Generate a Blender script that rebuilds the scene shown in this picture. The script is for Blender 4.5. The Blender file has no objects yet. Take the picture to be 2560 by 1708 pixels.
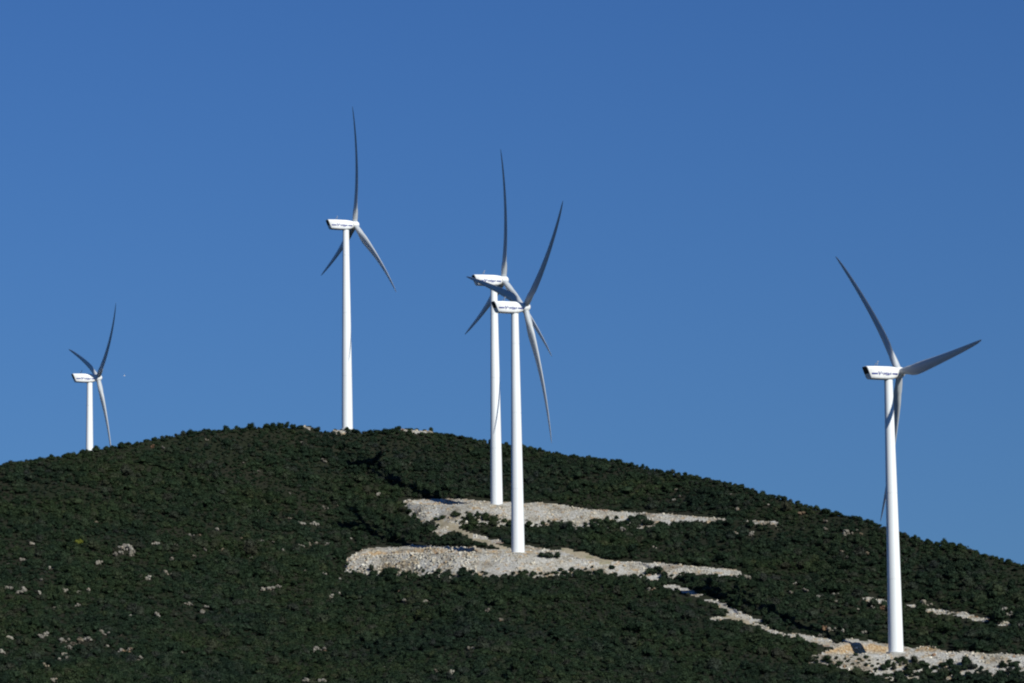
import bpy, bmesh, math, random
import numpy as np
from mathutils import Matrix, Vector

random.seed(7)
rng = np.random.default_rng(11)
sc = bpy.context.scene
COL = sc.collection
R = math.radians

# ------------------------------------------------------------------ camera
F_PX, PITCH, ROLL = 7254.8, R(6.1885), R(0.7872)
cp, sp = math.cos(PITCH), math.sin(PITCH)
FWD = np.array([0, cp, sp]); UP0 = np.array([0, -sp, cp]); RT0 = np.array([1.0, 0, 0])
RT = math.cos(ROLL) * RT0 - math.sin(ROLL) * UP0
UP = math.sin(ROLL) * RT0 + math.cos(ROLL) * UP0
cam = bpy.data.cameras.new('camera')
cam.sensor_width = 36.0
cam.lens = 36.0 * F_PX / 2560.0
cam.clip_start, cam.clip_end = 1.0, 20000.0
camo = bpy.data.objects.new('camera', cam)
COL.objects.link(camo)
M = Matrix.Identity(4)
for i in range(3):
    M[i][0], M[i][1], M[i][2] = RT[i], UP[i], -FWD[i]
camo.matrix_world = M
sc.camera = camo

# ------------------------------------------------------------------ world, sun, exposure
SUN_EL, SUN_AZ = R(35.0), R(36.5)          # azimuth counted from straight behind the camera towards the right
wd = bpy.data.worlds.new('World'); sc.world = wd; wd.use_nodes = True
nt = wd.node_tree
bg = nt.nodes['Background']
sky = nt.nodes.new('ShaderNodeTexSky'); sky.sky_type = 'NISHITA'; sky.sun_disc = False
sky.sun_elevation = SUN_EL; sky.sun_rotation = R(180) - SUN_AZ
sky.altitude = 0; sky.air_density = 1.5; sky.dust_density = 0.0; sky.ozone_density = 8.0
tc = nt.nodes.new('ShaderNodeTexCoord')
sxyz = nt.nodes.new('ShaderNodeSeparateXYZ'); cxyz = nt.nodes.new('ShaderNodeCombineXYZ')
def mth(op, a, b, c=None):
    q = nt.nodes.new('ShaderNodeMath'); q.operation = op
    for k, v in enumerate((a, b, c)):
        if v is None: continue
        if isinstance(v, bpy.types.NodeSocket): nt.links.new(v, q.inputs[k])
        else: q.inputs[k].default_value = v
    return q.outputs[0]
nt.links.new(tc.outputs['Generated'], sxyz.inputs[0])
zz = mth('MULTIPLY_ADD', sxyz.outputs[2], mth('MULTIPLY_ADD', sxyz.outputs[2], 0.75, 0.54), 0.098)   # clearer, darker air overhead
for k in (0, 1): nt.links.new(sxyz.outputs[k], cxyz.inputs[k])
nt.links.new(zz, cxyz.inputs[2])
vn = nt.nodes.new('ShaderNodeVectorMath'); vn.operation = 'NORMALIZE'
tint = nt.nodes.new('ShaderNodeMix'); tint.data_type = 'RGBA'; tint.blend_type = 'MULTIPLY'
tint.inputs['Factor'].default_value = 1.0
tint.inputs['B'].default_value = (0.256, 0.404, 0.672, 1)
nt.links.new(cxyz.outputs[0], vn.inputs[0]); nt.links.new(vn.outputs[0], sky.inputs[0])
nt.links.new(sky.outputs[0], tint.inputs['A']); nt.links.new(tint.outputs['Result'], bg.inputs['Color'])
bg.inputs['Strength'].default_value = 0.079
sun = bpy.data.lights.new('sun', 'SUN'); sun.energy = 4.1; sun.angle = R(0.5); sun.color = (1.0, 1.0, 0.93)
suno = bpy.data.objects.new('sun', sun); COL.objects.link(suno)
sdir = Vector((math.sin(SUN_AZ) * math.cos(SUN_EL), -math.cos(SUN_AZ) * math.cos(SUN_EL), math.sin(SUN_EL)))
suno.rotation_euler = sdir.to_track_quat('Z', 'Y').to_euler()
suno.location = (0, 0, 400)
sc.view_settings.view_transform = 'Standard'; sc.view_settings.look = 'None'
sc.view_settings.gamma = 1.0; sc.view_settings.exposure = 0.35
sc.render.engine = 'CYCLES'
sc.cycles.max_bounces = 4; sc.cycles.diffuse_bounces = 1; sc.cycles.glossy_bounces = 2
sc.cycles.filter_width = 2.1

# ------------------------------------------------------------------ helpers
def tag(o, label=None, cat=None, group=None, kind=None):
    if label: o['label'] = label
    if cat: o['category'] = cat
    if group: o['group'] = group
    if kind: o['kind'] = kind
    return o

def link(name, mesh, parent=None):
    o = bpy.data.objects.new(name, mesh); COL.objects.link(o)
    if parent is not None: o.parent = parent
    return o

def mesh_from(name, V, Fc, mats=(), mi=None, smooth=True):
    m = bpy.data.meshes.new(name)
    m.from_pydata([tuple(map(float, v)) for v in V], [], [tuple(map(int, f)) for f in Fc])
    for k in mats: m.materials.append(k)
    if mi is not None: m.polygons.foreach_set('material_index', np.asarray(mi, np.int32))
    m.polygons.foreach_set('use_smooth', np.full(len(m.polygons), smooth))
    m.update()
    return m

def loft(rings, cap=True):
    V, Fc = [], []
    n = len(rings[0])
    for r in rings: V += list(r)
    for i in range(len(rings) - 1):
        for j in range(n):
            a, b = i * n + j, i * n + (j + 1) % n
            Fc.append((a, b, b + n, a + n))
    if cap:
        Fc.append(tuple(range(n))[::-1]); k = (len(rings) - 1) * n
        Fc.append(tuple(range(k, k + n)))
    return V, Fc

def pix_table(pts):
    """(column, row) in the 2560-wide picture -> bearing and tangent of elevation"""
    p = np.array(pts, float)
    d = ((p[:, 0] - 1280) / F_PX)[:, None] * RT - ((p[:, 1] - 854) / F_PX)[:, None] * UP + FWD
    return np.arctan2(d[:, 0], d[:, 1]), d[:, 2] / np.hypot(d[:, 0], d[:, 1])

def project(P):
    z = P @ FWD
    z = np.where(np.abs(z) < 1e-6, 1e-6, z)
    return 1280 + F_PX * (P @ RT) / z, 854 - F_PX * (P @ UP) / z

# ---- value noise in numpy (several octaves)
_T = rng.random((256, 256))
def vnoise(x, y):
    xi, yi = np.floor(x).astype(int), np.floor(y).astype(int)
    fx, fy = x - xi, y - yi
    fx = fx * fx * (3 - 2 * fx); fy = fy * fy * (3 - 2 * fy)
    g = lambda a, b: _T[a % 256, b % 256]
    return (g(xi, yi) * (1 - fx) + g(xi + 1, yi) * fx) * (1 - fy) + (g(xi, yi + 1) * (1 - fx) + g(xi + 1, yi + 1) * fx) * fy
def fbm(x, y, o=4):
    s, a, t = 0, 1.0, 0
    for k in range(o):
        s = s + a * (vnoise(x * 2 ** k + 17.3 * k, y * 2 ** k + 5.1 * k) - 0.5); t += a; a *= 0.5
    return s / t * 2

# ------------------------------------------------------------------ materials
def new_mat(name, rough=0.8, spec=0.3):
    m = bpy.data.materials.new(name); m.use_nodes = True
    b = m.node_tree.nodes['Principled BSDF']
    b.inputs['Roughness'].default_value = rough
    b.inputs['Specular IOR Level'].default_value = spec
    return m, m.node_tree, b

def ramp(nt, stops):
    r = nt.nodes.new('ShaderNodeValToRGB'); e = r.color_ramp.elements
    while len(e) < len(stops): e.new(0.5)
    for k, (p, c) in enumerate(stops):
        e[k].position = p; e[k].color = (*c, 1)
    return r

def noise(nt, scale, detail=4, rough=0.55, vec=None):
    n = nt.nodes.new('ShaderNodeTexNoise')
    n.inputs['Scale'].default_value = scale; n.inputs['Detail'].default_value = detail; n.inputs['Roughness'].default_value = rough
    if vec is not None: nt.links.new(vec, n.inputs['Vector'])
    return n

def position(nt): return nt.nodes.new('ShaderNodeNewGeometry').outputs['Position']

def mixc(nt, fac, a, b, mode='MIX'):
    m = nt.nodes.new('ShaderNodeMix'); m.data_type = 'RGBA'; m.blend_type = mode
    for s, v in (('Factor', fac), ('A', a), ('B', b)):
        if isinstance(v, bpy.types.NodeSocket): nt.links.new(v, m.inputs[s])
        elif s == 'Factor': m.inputs[s].default_value = v
        else: m.inputs[s].default_value = (*v, 1)
    return m.outputs['Result']

def mat_white(name, base, dirt, rough=0.4):
    m, t, b = new_mat(name, rough, 0.4)
    mp = t.nodes.new('ShaderNodeMapping'); tcn = t.nodes.new('ShaderNodeTexCoord')
    t.links.new(tcn.outputs['Object'], mp.inputs[0]); mp.inputs['Scale'].default_value = (1.2, 1.2, 0.06)
    n = noise(t, 1.0, 5, 0.6, mp.outputs[0])
    r = ramp(t, [(0.42, base), (0.72, dirt)])
    t.links.new(n.outputs[0], r.inputs[0]); t.links.new(r.outputs[0], b.inputs['Base Color'])
    return m
M_TOWER = mat_white('tower_paint', (0.80, 0.81, 0.80), (0.72, 0.73, 0.72))
M_NAC = mat_white('nacelle_paint', (0.81, 0.81, 0.79), (0.70, 0.69, 0.66))
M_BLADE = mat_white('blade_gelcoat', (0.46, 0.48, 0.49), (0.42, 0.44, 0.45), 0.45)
def mat_plain(name, c, rough=0.6):
    m, t, b = new_mat(name, rough, 0.3)
    n = noise(t, 6.0, 3); t.links.new(position(t), n.inputs['Vector'])
    r = ramp(t, [(0.3, tuple(x * 0.8 for x in c)), (0.7, tuple(min(1, x * 1.15) for x in c))])
    t.links.new(n.outputs[0], r.inputs[0]); t.links.new(r.outputs[0], b.inputs['Base Color'])
    return m
M_NAVY = mat_plain('navy_marking', (0.030, 0.045, 0.22))
M_DARK = mat_plain('vent_black', (0.010, 0.011, 0.013))
M_STEEL = mat_plain('mast_steel', (0.30, 0.31, 0.32))
M_CONC = mat_plain('concrete', (0.42, 0.41, 0.38), 0.9)
M_BARK = mat_plain('bark', (0.06, 0.05, 0.04), 0.9)

def mat_limestone(name, tinted, gain=1.9):
    m, t, b = new_mat(name, 0.92, 0.15)
    p = position(t); g = 1.45 if tinted else gain
    big = noise(t, 0.11, 4, 0.6, p); fine = noise(t, 1.6, 6, 0.65, p); mid = noise(t, 0.45, 3, 0.5, p)
    grey = ramp(t, [(0.30, (0.10 * g, 0.097 * g, 0.092 * g)), (0.45, (0.20 * g, 0.193 * g, 0.18 * g)), (0.60, (0.28 * g, 0.272 * g, 0.255 * g)), (0.8, (0.38 * g, 0.37 * g, 0.345 * g))])
    t.links.new(fine.outputs[0], grey.inputs[0])
    c = grey.outputs[0]
    ochre = ramp(t, [(0.3, (0.085, 0.050, 0.026)), (0.48, (0.30, 0.195, 0.095)), (0.60, (0.40, 0.30, 0.18)), (0.72, (0.46, 0.42, 0.36))]); t.links.new(fine.outputs[0], ochre.inputs[0])
    red = ramp(t, [(0.3, (0.10, 0.045, 0.025)), (0.7, (0.21, 0.10, 0.06))]); t.links.new(fine.outputs[0], red.inputs[0])
    f1 = ramp(t, [(0.56, (0, 0, 0)), (0.66, (0.75, 0.75, 0.75))]); t.links.new(mid.outputs[0], f1.inputs[0])
    f2 = ramp(t, [(0.66, (0, 0, 0)), (0.71, (0.8, 0.8, 0.8))]); t.links.new(big.outputs[0], f2.inputs[0])
    stain = noise(t, 0.16, 4, 0.6, p)
    sr = ramp(t, [(0.33, (0.56, 0.50, 0.42)), (0.46, (0.90, 0.87, 0.80)), (0.56, (1.0, 0.99, 0.96)), (0.70, (1.12, 1.11, 1.08))]); t.links.new(stain.outputs[0], sr.inputs[0])
    c = mixc(t, 1.0, c, sr.outputs[0], 'MULTIPLY')
    if tinted:
        at = t.nodes.new('ShaderNodeAttribute'); at.attribute_name = 'cut'
        mx = t.nodes.new('ShaderNodeMath'); mx.operation = 'MULTIPLY_ADD'; mx.use_clamp = True
        t.links.new(at.outputs['Fac'], mx.inputs[0]); mx.inputs[1].default_value = 0.92; t.links.new(f1.outputs[0], mx.inputs[2])
        c = mixc(t, mx.outputs[0], c, ochre.outputs[0]); c = mixc(t, f2.outputs[0], c, red.outputs[0])
    else:
        oi = t.nodes.new('ShaderNodeObjectInfo')
        rr = ramp(t, [(0.0, (0.50, 0.30, 0.20)), (0.03, (0.80, 0.64, 0.46)), (0.10, (1.0, 0.88, 0.70)), (0.16, (0.58, 0.55, 0.51)), (0.6, (1.0, 0.97, 0.89)), (1.0, (1.3, 1.26, 1.16))])
        t.links.new(oi.outputs['Random'], rr.inputs[0])
        c = mixc(t, 1.0, c, rr.outputs[0], 'MULTIPLY')
        f3 = ramp(t, [(0.63, (0, 0, 0)), (0.69, (0.7, 0.7, 0.7))]); t.links.new(big.outputs[0], f3.inputs[0])
        c = mixc(t, f3.outputs[0], c, mixc(t, 0.5, red.outputs[0], ochre.outputs[0]))
    t.links.new(c, b.inputs['Base Color'])
    bp = t.nodes.new('ShaderNodeBump'); bp.inputs['Strength'].default_value = 0.7; bp.inputs['Distance'].default_value = 0.25
    t.links.new(fine.outputs[0], bp.inputs['Height']); t.links.new(bp.outputs[0], b.inputs['Normal'])
    return m
M_RUBBLE = mat_limestone('limestone_ground', True)
M_ROCK = mat_limestone('limestone_rock', False)
M_OUTCROP = mat_limestone('weathered_outcrop', False, 0.84)

def mat_soil():
    m, t, b = new_mat('macchia_soil', 0.95, 0.1)
    p = position(t)
    n = noise(t, 0.8, 6, 0.6, p); n2 = noise(t, 0.05, 3, 0.5, p)
    a = ramp(t, [(0.3, (0.010, 0.010, 0.006)), (0.62, (0.022, 0.021, 0.014)), (0.80, (0.05, 0.048, 0.042))])
    g = ramp(t, [(0.3, (0.007, 0.011, 0.005)), (0.7, (0.016, 0.021, 0.010))])
    t.links.new(n.outputs[0], a.inputs[0]); t.links.new(n.outputs[0], g.inputs[0])
    f = ramp(t, [(0.4, (0.2, 0.2, 0.2)), (0.6, (0.8, 0.8, 0.8))]); t.links.new(n2.outputs[0], f.inputs[0])
    t.links.new(mixc(t, f.outputs[0], a.outputs[0], g.outputs[0]), b.inputs['Base Color'])
    return m
M_SOIL = mat_soil()

def mat_track():
    m, t, b = new_mat('track_dirt', 0.95, 0.1)
    p = position(t); n = noise(t, 0.9, 6, 0.6, p); n2 = noise(t, 0.3, 3, 0.5, p)
    a = ramp(t, [(0.3, (0.20, 0.165, 0.11)), (0.55, (0.30, 0.255, 0.18)), (0.8, (0.36, 0.34, 0.30))])
    t.links.new(n.outputs[0], a.inputs[0])
    f = ramp(t, [(0.52, (0, 0, 0)), (0.66, (0.55, 0.55, 0.55))]); t.links.new(n2.outputs[0], f.inputs[0])
    t.links.new(mixc(t, f.outputs[0], a.outputs[0], (0.15, 0.15, 0.075)), b.inputs['Base Color'])
    return m
M_TRACK = mat_track()

def mat_leaf(name, stops, gain=1.0):
    m, t, b = new_mat(name, 0.75, 0.12)
    oi = t.nodes.new('ShaderNodeObjectInfo'); p = position(t)
    rr = ramp(t, stops); t.links.new(oi.outputs['Random'], rr.inputs[0])
    n = noise(t, 0.024, 5, 0.62, p)
    r2 = ramp(t, [(0.36, (0.76, 0.86, 0.94)), (0.50, (1.0, 1.05, 0.97)), (0.64, (1.24, 1.18, 0.88))]); t.links.new(n.outputs[0], r2.inputs[0])
    c = mixc(t, 1.0, rr.outputs[0], r2.outputs[0], 'MULTIPLY')
    n3 = noise(t, 2.2, 3, 0.6, p)
    r3 = ramp(t, [(0.3, (0.75 * gain,) * 3), (0.7, (1.25 * gain,) * 3)]); t.links.new(n3.outputs[0], r3.inputs[0])
    c = mixc(t, 1.0, c, r3.outputs[0], 'MULTIPLY')
    t.links.new(c, b.inputs['Base Color'])
    return m
M_LEAF = mat_leaf('macchia_leaf', [(0.0, (0.0069, 0.0139, 0.0075)), (0.2, (0.0118, 0.0219, 0.0106)), (0.45, (0.0168, 0.0282, 0.0144)), (0.65, (0.0207, 0.0312, 0.0156)), (0.82, (0.0247, 0.0305, 0.0207)), (0.92, (0.0217, 0.0236, 0.0188)), (1.0, (0.0286, 0.0380, 0.0176))])
M_LEAF_DARK = mat_leaf('holm_oak_leaf', [(0.0, (0.0073, 0.0155, 0.0082)), (0.5, (0.0112, 0.0211, 0.0103)), (1.0, (0.0157, 0.0247, 0.0116))])
M_LEAF_YELLOW = mat_leaf('broom_leaf', [(0.0, (0.09, 0.10, 0.018)), (1.0, (0.10, 0.11, 0.02))])

# ------------------------------------------------------------------ terrain profile
S = 2560 / 2350.0
SKY = [(-250, 1160), (0, 1062), (60, 1053), (130, 1041), (205, 1027), (290, 1012), (370, 996), (450, 985), (540, 978), (640, 971), (690, 975), (740, 985), (790, 989), (850, 985), (920, 986), (985, 989), (1060, 996), (1110, 1007), (1190, 1017), (1300, 1036), (1380, 1048), (1500, 1072), (1600, 1090), (1690, 1107), (1800, 1136), (1900, 1166), (1980, 1184), (2056, 1214), (2130, 1237), (2200, 1248), (2270, 1268), (2350, 1293), (2600, 1385)]
CREST = [(-250, 985), (0, 1000), (205, 1015), (600, 1060), (796, 1084), (1000, 1096), (1190, 1086), (1500, 1045), (1750, 995), (2056, 940), (2350, 908), (2600, 890)]
FRONT = [(-250, 725), (0, 735), (800, 738), (1190, 733), (1700, 765), (2056, 793), (2350, 785), (2600, 780)]
sk_b, sk_t = pix_table([(x * S, y * S) for x, y in SKY])
cr_b, _ = pix_table([(x * S, 1100 * S) for x, _ in CREST]); cr_d = np.array([d for _, d in CREST], float)
fr_b, fr_t = pix_table([(x * S, 1568 * S) for x, _ in FRONT]); fr_d = np.array([d for _, d in FRONT], float)
VEG = 1.5
vg_b, _ = pix_table([(x, 1075) for x in (740, 762, 778, 800, 822, 834, 880, 900, 975, 996, 1078, 1095)]); vg_v = np.array([1, .15, .15, 1, 1, .0, .0, 1, 1, 0.0, 0.0, 1])

cv_b, _ = pix_table([(x, 1200) for x in (-300, 200, 500, 700, 960, 1080, 1180, 1240, 2600)]); cv_v = np.array([.15, .28, .44, .54, .44, .20, .04, 0.001, 0.001])
def crest_d(b): return np.interp(b, cr_b, cr_d)
def base_z(b, d):
    Dc, dB = crest_d(b), np.interp(b, fr_b, fr_d)
    ts, tb = np.interp(b, sk_b, sk_t), np.interp(b, fr_b, fr_t)
    u = (Dc - d) / (Dc - dB); u = u + np.interp(b, cv_b, cv_v) * np.clip(u, 0, 1) * np.clip(1 - u, 0, 1)
    t = ts + (tb - ts) * u
    over = np.maximum(d - Dc, 0)
    z = np.where(d <= Dc, d * t, Dc * ts - np.minimum(0.13 * over + 0.0003 * over ** 2, 120))
    zf = 640 * (ts + (tb - ts) * (Dc - 640) / (Dc - dB))
    valley = np.where(d > 420, zf + (-34 - zf) * np.clip((640 - d) / 220, 0, 1) ** 0.7, -1.9 - 32.1 * np.clip(d / 420, 0, 1) ** 0.9)
    return np.where(d < 640, valley, z) - VEG * np.clip((d - 500) / 140, 0, 1) * (1 - (1 - np.interp(b, vg_b, vg_v)) * np.clip(1 - np.abs(d - Dc - 2) / 16, 0, 1))

def inv_d(b, tan_el):
    Dc, dB = crest_d(b), np.interp(b, fr_b, fr_d)
    ts, tb = np.interp(b, sk_b, sk_t), np.interp(b, fr_b, fr_t)
    q = (tan_el - ts) / (tb - ts); k = np.interp(b, cv_b, cv_v)
    u = ((1 + k) - np.sqrt(np.maximum((1 + k) ** 2 - 4 * k * q, 0))) / (2 * k)
    return Dc - u * (Dc - dB)

# benches cut into the slope: (column, row of the front edge, metres in front of / behind the natural slope)
PADS = [
    [(868, 1402, 1, 1), (912, 1391, 7, 5), (956, 1388, 11, 6), (1051, 1384, 14, 6), (1136, 1382, 15, 6), (1295, 1382.5, 15, 6), (1343, 1385, 14, 5), (1408, 1391, 11, 4), (1470, 1400, 8, 3), (1534, 1405, 6, 2.5), (1629, 1410, 6, 2.5), (1742, 1418, 4, 1), (1847, 1428, 1, 1)],
    [(1022, 1256, 2, 3), (1060, 1261, 8, 6), (1094, 1262, 9, 6), (1124, 1262, 10, 6), (1179, 1259, 10, 5), (1241, 1259.5, 11, 4), (1309, 1260, 11, 3), (1375, 1261, 11, 2), (1460, 1275, 9, 2), (1546, 1280, 6, 2), (1608, 1283, 6, 2), (1730, 1292, 3, 1), (1816, 1298, 1, 1), (1874, 1303, 1, 1), (1942, 1307, 1, 1)],
    [(2030, 1640, 1, 3), (2071, 1638, 4, 8), (2150, 1636, 7, 11), (2224, 1634.5, 9, 9), (2266, 1633, 9, 7), (2317, 1630, 9, 5), (2411, 1635, 8, 3), (2560, 1641, 7, 3), (2760, 1650, 6, 3)],
]
BANKS = [     # column, height of the raw cut behind the bench
    [(868, 0), (890, 1.2), (912, 2.1), (956, 2.0), (1000, 2.0), (1040, 2.7), (1100, 2.3), (1158, 1.9), (1264, 1.2), (1343, 1.5), (1380, .8), (1420, 0), (1850, 0)],
    [(1022, 0.6), (1040, 1.3), (1147, 1.5), (1230, 1.0), (1270, .5), (1310, 0), (1942, 0)],
    [(2030, 0), (2071, 2.0), (2113, 3.2), (2173, 2.7), (2215, 2.0), (2283, 1.2), (2317, 1.6), (2350, .7), (2411, 0.3), (2560, 0.2), (2760, 0.2)],
]
PADT = []
for P, BK in zip(PADS, BANKS):
    b, t = pix_table([(p[0], p[1]) for p in P])
    d0 = inv_d(b, t)
    PADT.append((b, t, d0 - np.array([p[2] for p in P]), d0 + np.array([p[3] for p in P]), pix_table([(q[0], 1400) for q in BK])[0], np.array([q[1] for q in BK])))

def terrain(x, y):
    d = np.hypot(x, y); b = np.arctan2(x, y)
    z = base_z(b, d)
    damp = np.clip((d - 600) / 60, 0, 1)
    z = z + damp * (1.3 * fbm(x / 42, y / 42, 3) + 0.5 * fbm(x / 9 + 50, y / 9, 3)) * np.clip(np.abs(d - crest_d(b)) / 60 + 0.35, 0, 1)
    flat = np.zeros_like(z); cut = np.zeros_like(z); fill = np.zeros_like(z)
    for pb, pt, pf, pk, hb, hv in PADT:
        ins = (b > pb[0]) & (b < pb[-1])
        df, dk, te = np.interp(b, pb, pf), np.interp(b, pb, pk), np.interp(b, pb, pt)
        ze = df * te
        zf = ze - 0.62 * (df - d) + 0.5 * fbm(x / 3.0, y / 3.0, 2)
        zc = ze + 1.3 * (d - dk) + 1.0 * fbm(x / 2.0, y / 3.5, 2)
        m = ins & (d < df) & (zf > z) & (df - d < 40); z = np.where(m, zf, z); fill = np.where(m, 1, fill)
        m = ins & (d >= df) & (d <= dk); z = np.where(m, ze, z); flat = np.where(m, 1, flat)
        hc = np.interp(b, hb, hv) * (1 + 0.35 * fbm(x / 4.0, y / 9.0, 2))
        zt = ze + hc - np.maximum(0, d - dk - 3) * 0.06
        m = ins & (d > dk) & (hc > 0.15) & (d - dk < 18); z = np.where(m, np.maximum(z, zt), z)
        m = ins & (d > dk) & (zc < z) & (d - dk < 15); z = np.where(m, zc, z); cut = np.where(m, 1, cut)
    return z, flat, cut, fill

# ------------------------------------------------------------------ bare ground as seen: pads, tracks, clearings
def band(pts):
    """(column, top row, bottom row) -> closed outline"""
    return [(p[0], p[1]) for p in pts] + [(p[0], p[2]) for p in pts[::-1]]
BARE = [
    (1, band([(866, 1400, 1408), (909, 1372, 1422), (960, 1372, 1423), (1030, 1364, 1420), (1090, 1367, 1426), (1158, 1369, 1421), (1220, 1373, 1430), (1262, 1374, 1436), (1310, 1374, 1430), (1343, 1370, 1426), (1378, 1376, 1430), (1420, 1380, 1421), (1454, 1388, 1416), (1490, 1396, 1419), (1522, 1402, 1424), (1545, 1404, 1434), (1590, 1406, 1438), (1612, 1407, 1430), (1640, 1408, 1418), (1690, 1412, 1428), (1730, 1416, 1434), (1800, 1421, 1434), (1850, 1426, 1440)])),
    (1, band([(1009, 1249, 1256), (1034, 1250, 1284), (1062, 1250, 1306), (1090, 1249, 1290), (1137, 1248, 1282), (1179, 1250, 1280), (1230, 1254, 1287), (1275, 1257, 1295), (1337, 1258, 1304), (1375, 1259, 1299), (1420, 1266, 1298), (1454, 1272, 1306), (1490, 1276, 1298), (1546, 1279, 1290), (1580, 1281, 1300), (1638, 1284, 1306), (1700, 1289, 1302), (1773, 1294, 1302), (1815, 1297, 1301)])),
    (1, band([(1872, 1302, 1305), (1905, 1304, 1311), (1925, 1305, 1308), (1936, 1305, 1313), (1943, 1307, 1318)])),
    (1, band([(2016, 1589, 1602), (2060, 1598, 1612), (2085, 1602, 1626), (2078, 1628, 1641), (2113, 1598, 1643), (2173, 1604, 1644), (2215, 1612, 1646), (2283, 1623, 1648), (2317, 1616, 1649), (2347, 1626, 1653), (2411, 1632, 1650), (2440, 1634, 1656), (2466, 1634, 1672), (2490, 1635, 1660), (2517, 1636, 1651), (2565, 1639, 1654)])),
    (2, band([(1082, 1299, 1305), (1105, 1302, 1311), (1126, 1310, 1323), (1147, 1322, 1333), (1179, 1337, 1348), (1200, 1348, 1356), (1222, 1356, 1364), (1264, 1366, 1373)])),
    (1, band([(1105, 1299, 1306), (1128, 1300, 1312), (1136, 1308, 1314)])),
    (1, band([(1092, 1322, 1336), (1106, 1316, 1338), (1122, 1322, 1332)])),
    (1, band([(1178, 1334, 1346), (1200, 1337, 1350), (1212, 1343, 1351)])),
    (1, band([(1228, 1350, 1358), (1250, 1348, 1358), (1262, 1353, 1358)])),
    (1, band([(1308, 1364, 1370), (1340, 1368, 1378), (1346, 1372, 1380)])),
    (2, band([(1406, 1370, 1374), (1450, 1380, 1394), (1500, 1394, 1404), (1525, 1398, 1408)])),
    (1, band([(1620, 1443, 1450), (1645, 1442, 1452)])),
    (1, band([(1664, 1461, 1467), (1690, 1464, 1477), (1722, 1472, 1485), (1740, 1481, 1492), (1752, 1486, 1491)])),
    (1, band([(1762, 1497, 1501), (1785, 1501, 1509), (1806, 1508, 1518), (1826, 1521, 1530), (1850, 1532, 1538), (1880, 1546, 1550), (1908, 1550, 1555)])),
    (1, band([(1784, 1543, 1549), (1800, 1543, 1549), (1830, 1544, 1547)])),
    (1, band([(1822, 1534, 1538), (1860, 1545, 1551), (1890, 1559, 1567), (1930, 1574, 1581), (1955, 1583, 1590), (1975, 1591, 1597)])),
    (2, band([(1812, 1540, 1544), (1850, 1548, 1553), (1880, 1560, 1566)])),
    (1, band([(1980, 1585, 1592), (2000, 1586, 1594), (2018, 1590, 1600)])),
    (1, band([(2164, 1493, 1502), (2190, 1497, 1507), (2216, 1501, 1512)])),
    (1, band([(2262, 1510, 1515), (2290, 1513, 1520)])),
    (1, band([(2316, 1522, 1533), (2345, 1526, 1537), (2366, 1525, 1536)])),
    (1, band([(2376, 1527, 1535), (2400, 1532, 1543), (2432, 1540, 1551)])),
    (1, band([(2436, 1541, 1550), (2460, 1545, 1556), (2474, 1544, 1554)])),
    (1, band([(2490, 1551, 1561), (2524, 1556, 1565)])),
    (1, band([(829, 1072, 1080), (848, 1070, 1086), (862, 1070, 1084), (880, 1066, 1076)])),
    (1, band([(992, 1066, 1073), (1020, 1066, 1079), (1050, 1066, 1083), (1084, 1070, 1082)])),
    (1, band([(758, 1064, 1071), (772, 1066, 1074), (782, 1070, 1076)])),
]
def inside(px, py, poly):
    r = np.zeros(px.shape, bool); n = len(poly)
    for i in range(n):
        (x1, y1), (x2, y2) = poly[i], poly[(i + 1) % n]
        if y1 == y2: continue
        c = ((y1 > py) != (y2 > py)) & (px < (x2 - x1) * (py - y1) / (y2 - y1) + x1)
        r ^= c
    return r
def bare_kind(px, py, grow=0.0):
    k = np.zeros(px.shape, int)
    for kind, poly in BARE:
        xs = [p[0] for p in poly]; ys = [p[1] for p in poly]
        s = (px > min(xs) - 4) & (px < max(xs) + 4) & (py > min(ys) - 4) & (py < max(ys) + 4)
        if not s.any(): continue
        idx = np.nonzero(s)
        h = inside(px[idx], py[idx], poly)
        sub = k[idx]; sub[h] = kind; k[idx] = sub
    return k

# ------------------------------------------------------------------ terrain meshes
def axis(lo, hi, step, out_lo, out_hi):
    a = list(np.arange(lo, hi + 1e-6, step)); s, v = step, lo
    left = []
    while v > out_lo: s = min(s * 1.25, 120); v -= s; left.append(v)
    s, v = step, a[-1]; right = []
    while v < out_hi: s = min(s * 1.25, 120); v += s; right.append(v)
    return np.array(left[::-1] + a + right)
gx = axis(-240, 225, 1.25, -4000, 4000); gy = axis(690, 1130, 1.25, -1200, 6000)
GX, GY = np.meshgrid(gx, gy)
GZ, FLAT, CUT, FILL = terrain(GX, GY)
back = GY < 0
GZ = np.where(back, np.maximum(-1.9 - 0.02 * np.abs(GY), -20), GZ)
PX, PY = project(np.stack([GX, GY, GZ], -1))
front = (GY > 600) & (GY < 1130)
wob = 3.0
KIND = np.where(front, bare_kind(PX + wob * fbm(GX / 2.2, GY / 2.2, 2), PY + wob * fbm(GX / 2.2 + 90, GY / 2.2, 2)), 0)
inpad = (FLAT > 0) | (CUT > 0)
KIND = np.where((inpad | ((FILL > 0) & ((PX < 1700) | (PX > 2000)))) & (KIND == 0) & ((PX < 1720) | (PX > 2000)), 1, KIND)
VIS_CREST = crest_d(np.arctan2(GX, GY))
KIND = np.where(GY > VIS_CREST + 60, 0, KIND)
ny, nx = GX.shape
vid = np.arange(ny * nx).reshape(ny, nx)
quads = np.stack([vid[:-1, :-1], vid[:-1, 1:], vid[1:, 1:], vid[1:, :-1]], -1).reshape(-1, 4)
kq = np.stack([KIND[:-1, :-1], KIND[:-1, 1:], KIND[1:, 1:], KIND[1:, :-1]], -1).reshape(-1, 4)
fk = np.where((kq > 0).sum(1) >= 2, kq.max(1), 0)
VALL = np.stack([GX, GY, GZ], -1).reshape(-1, 3)
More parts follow.
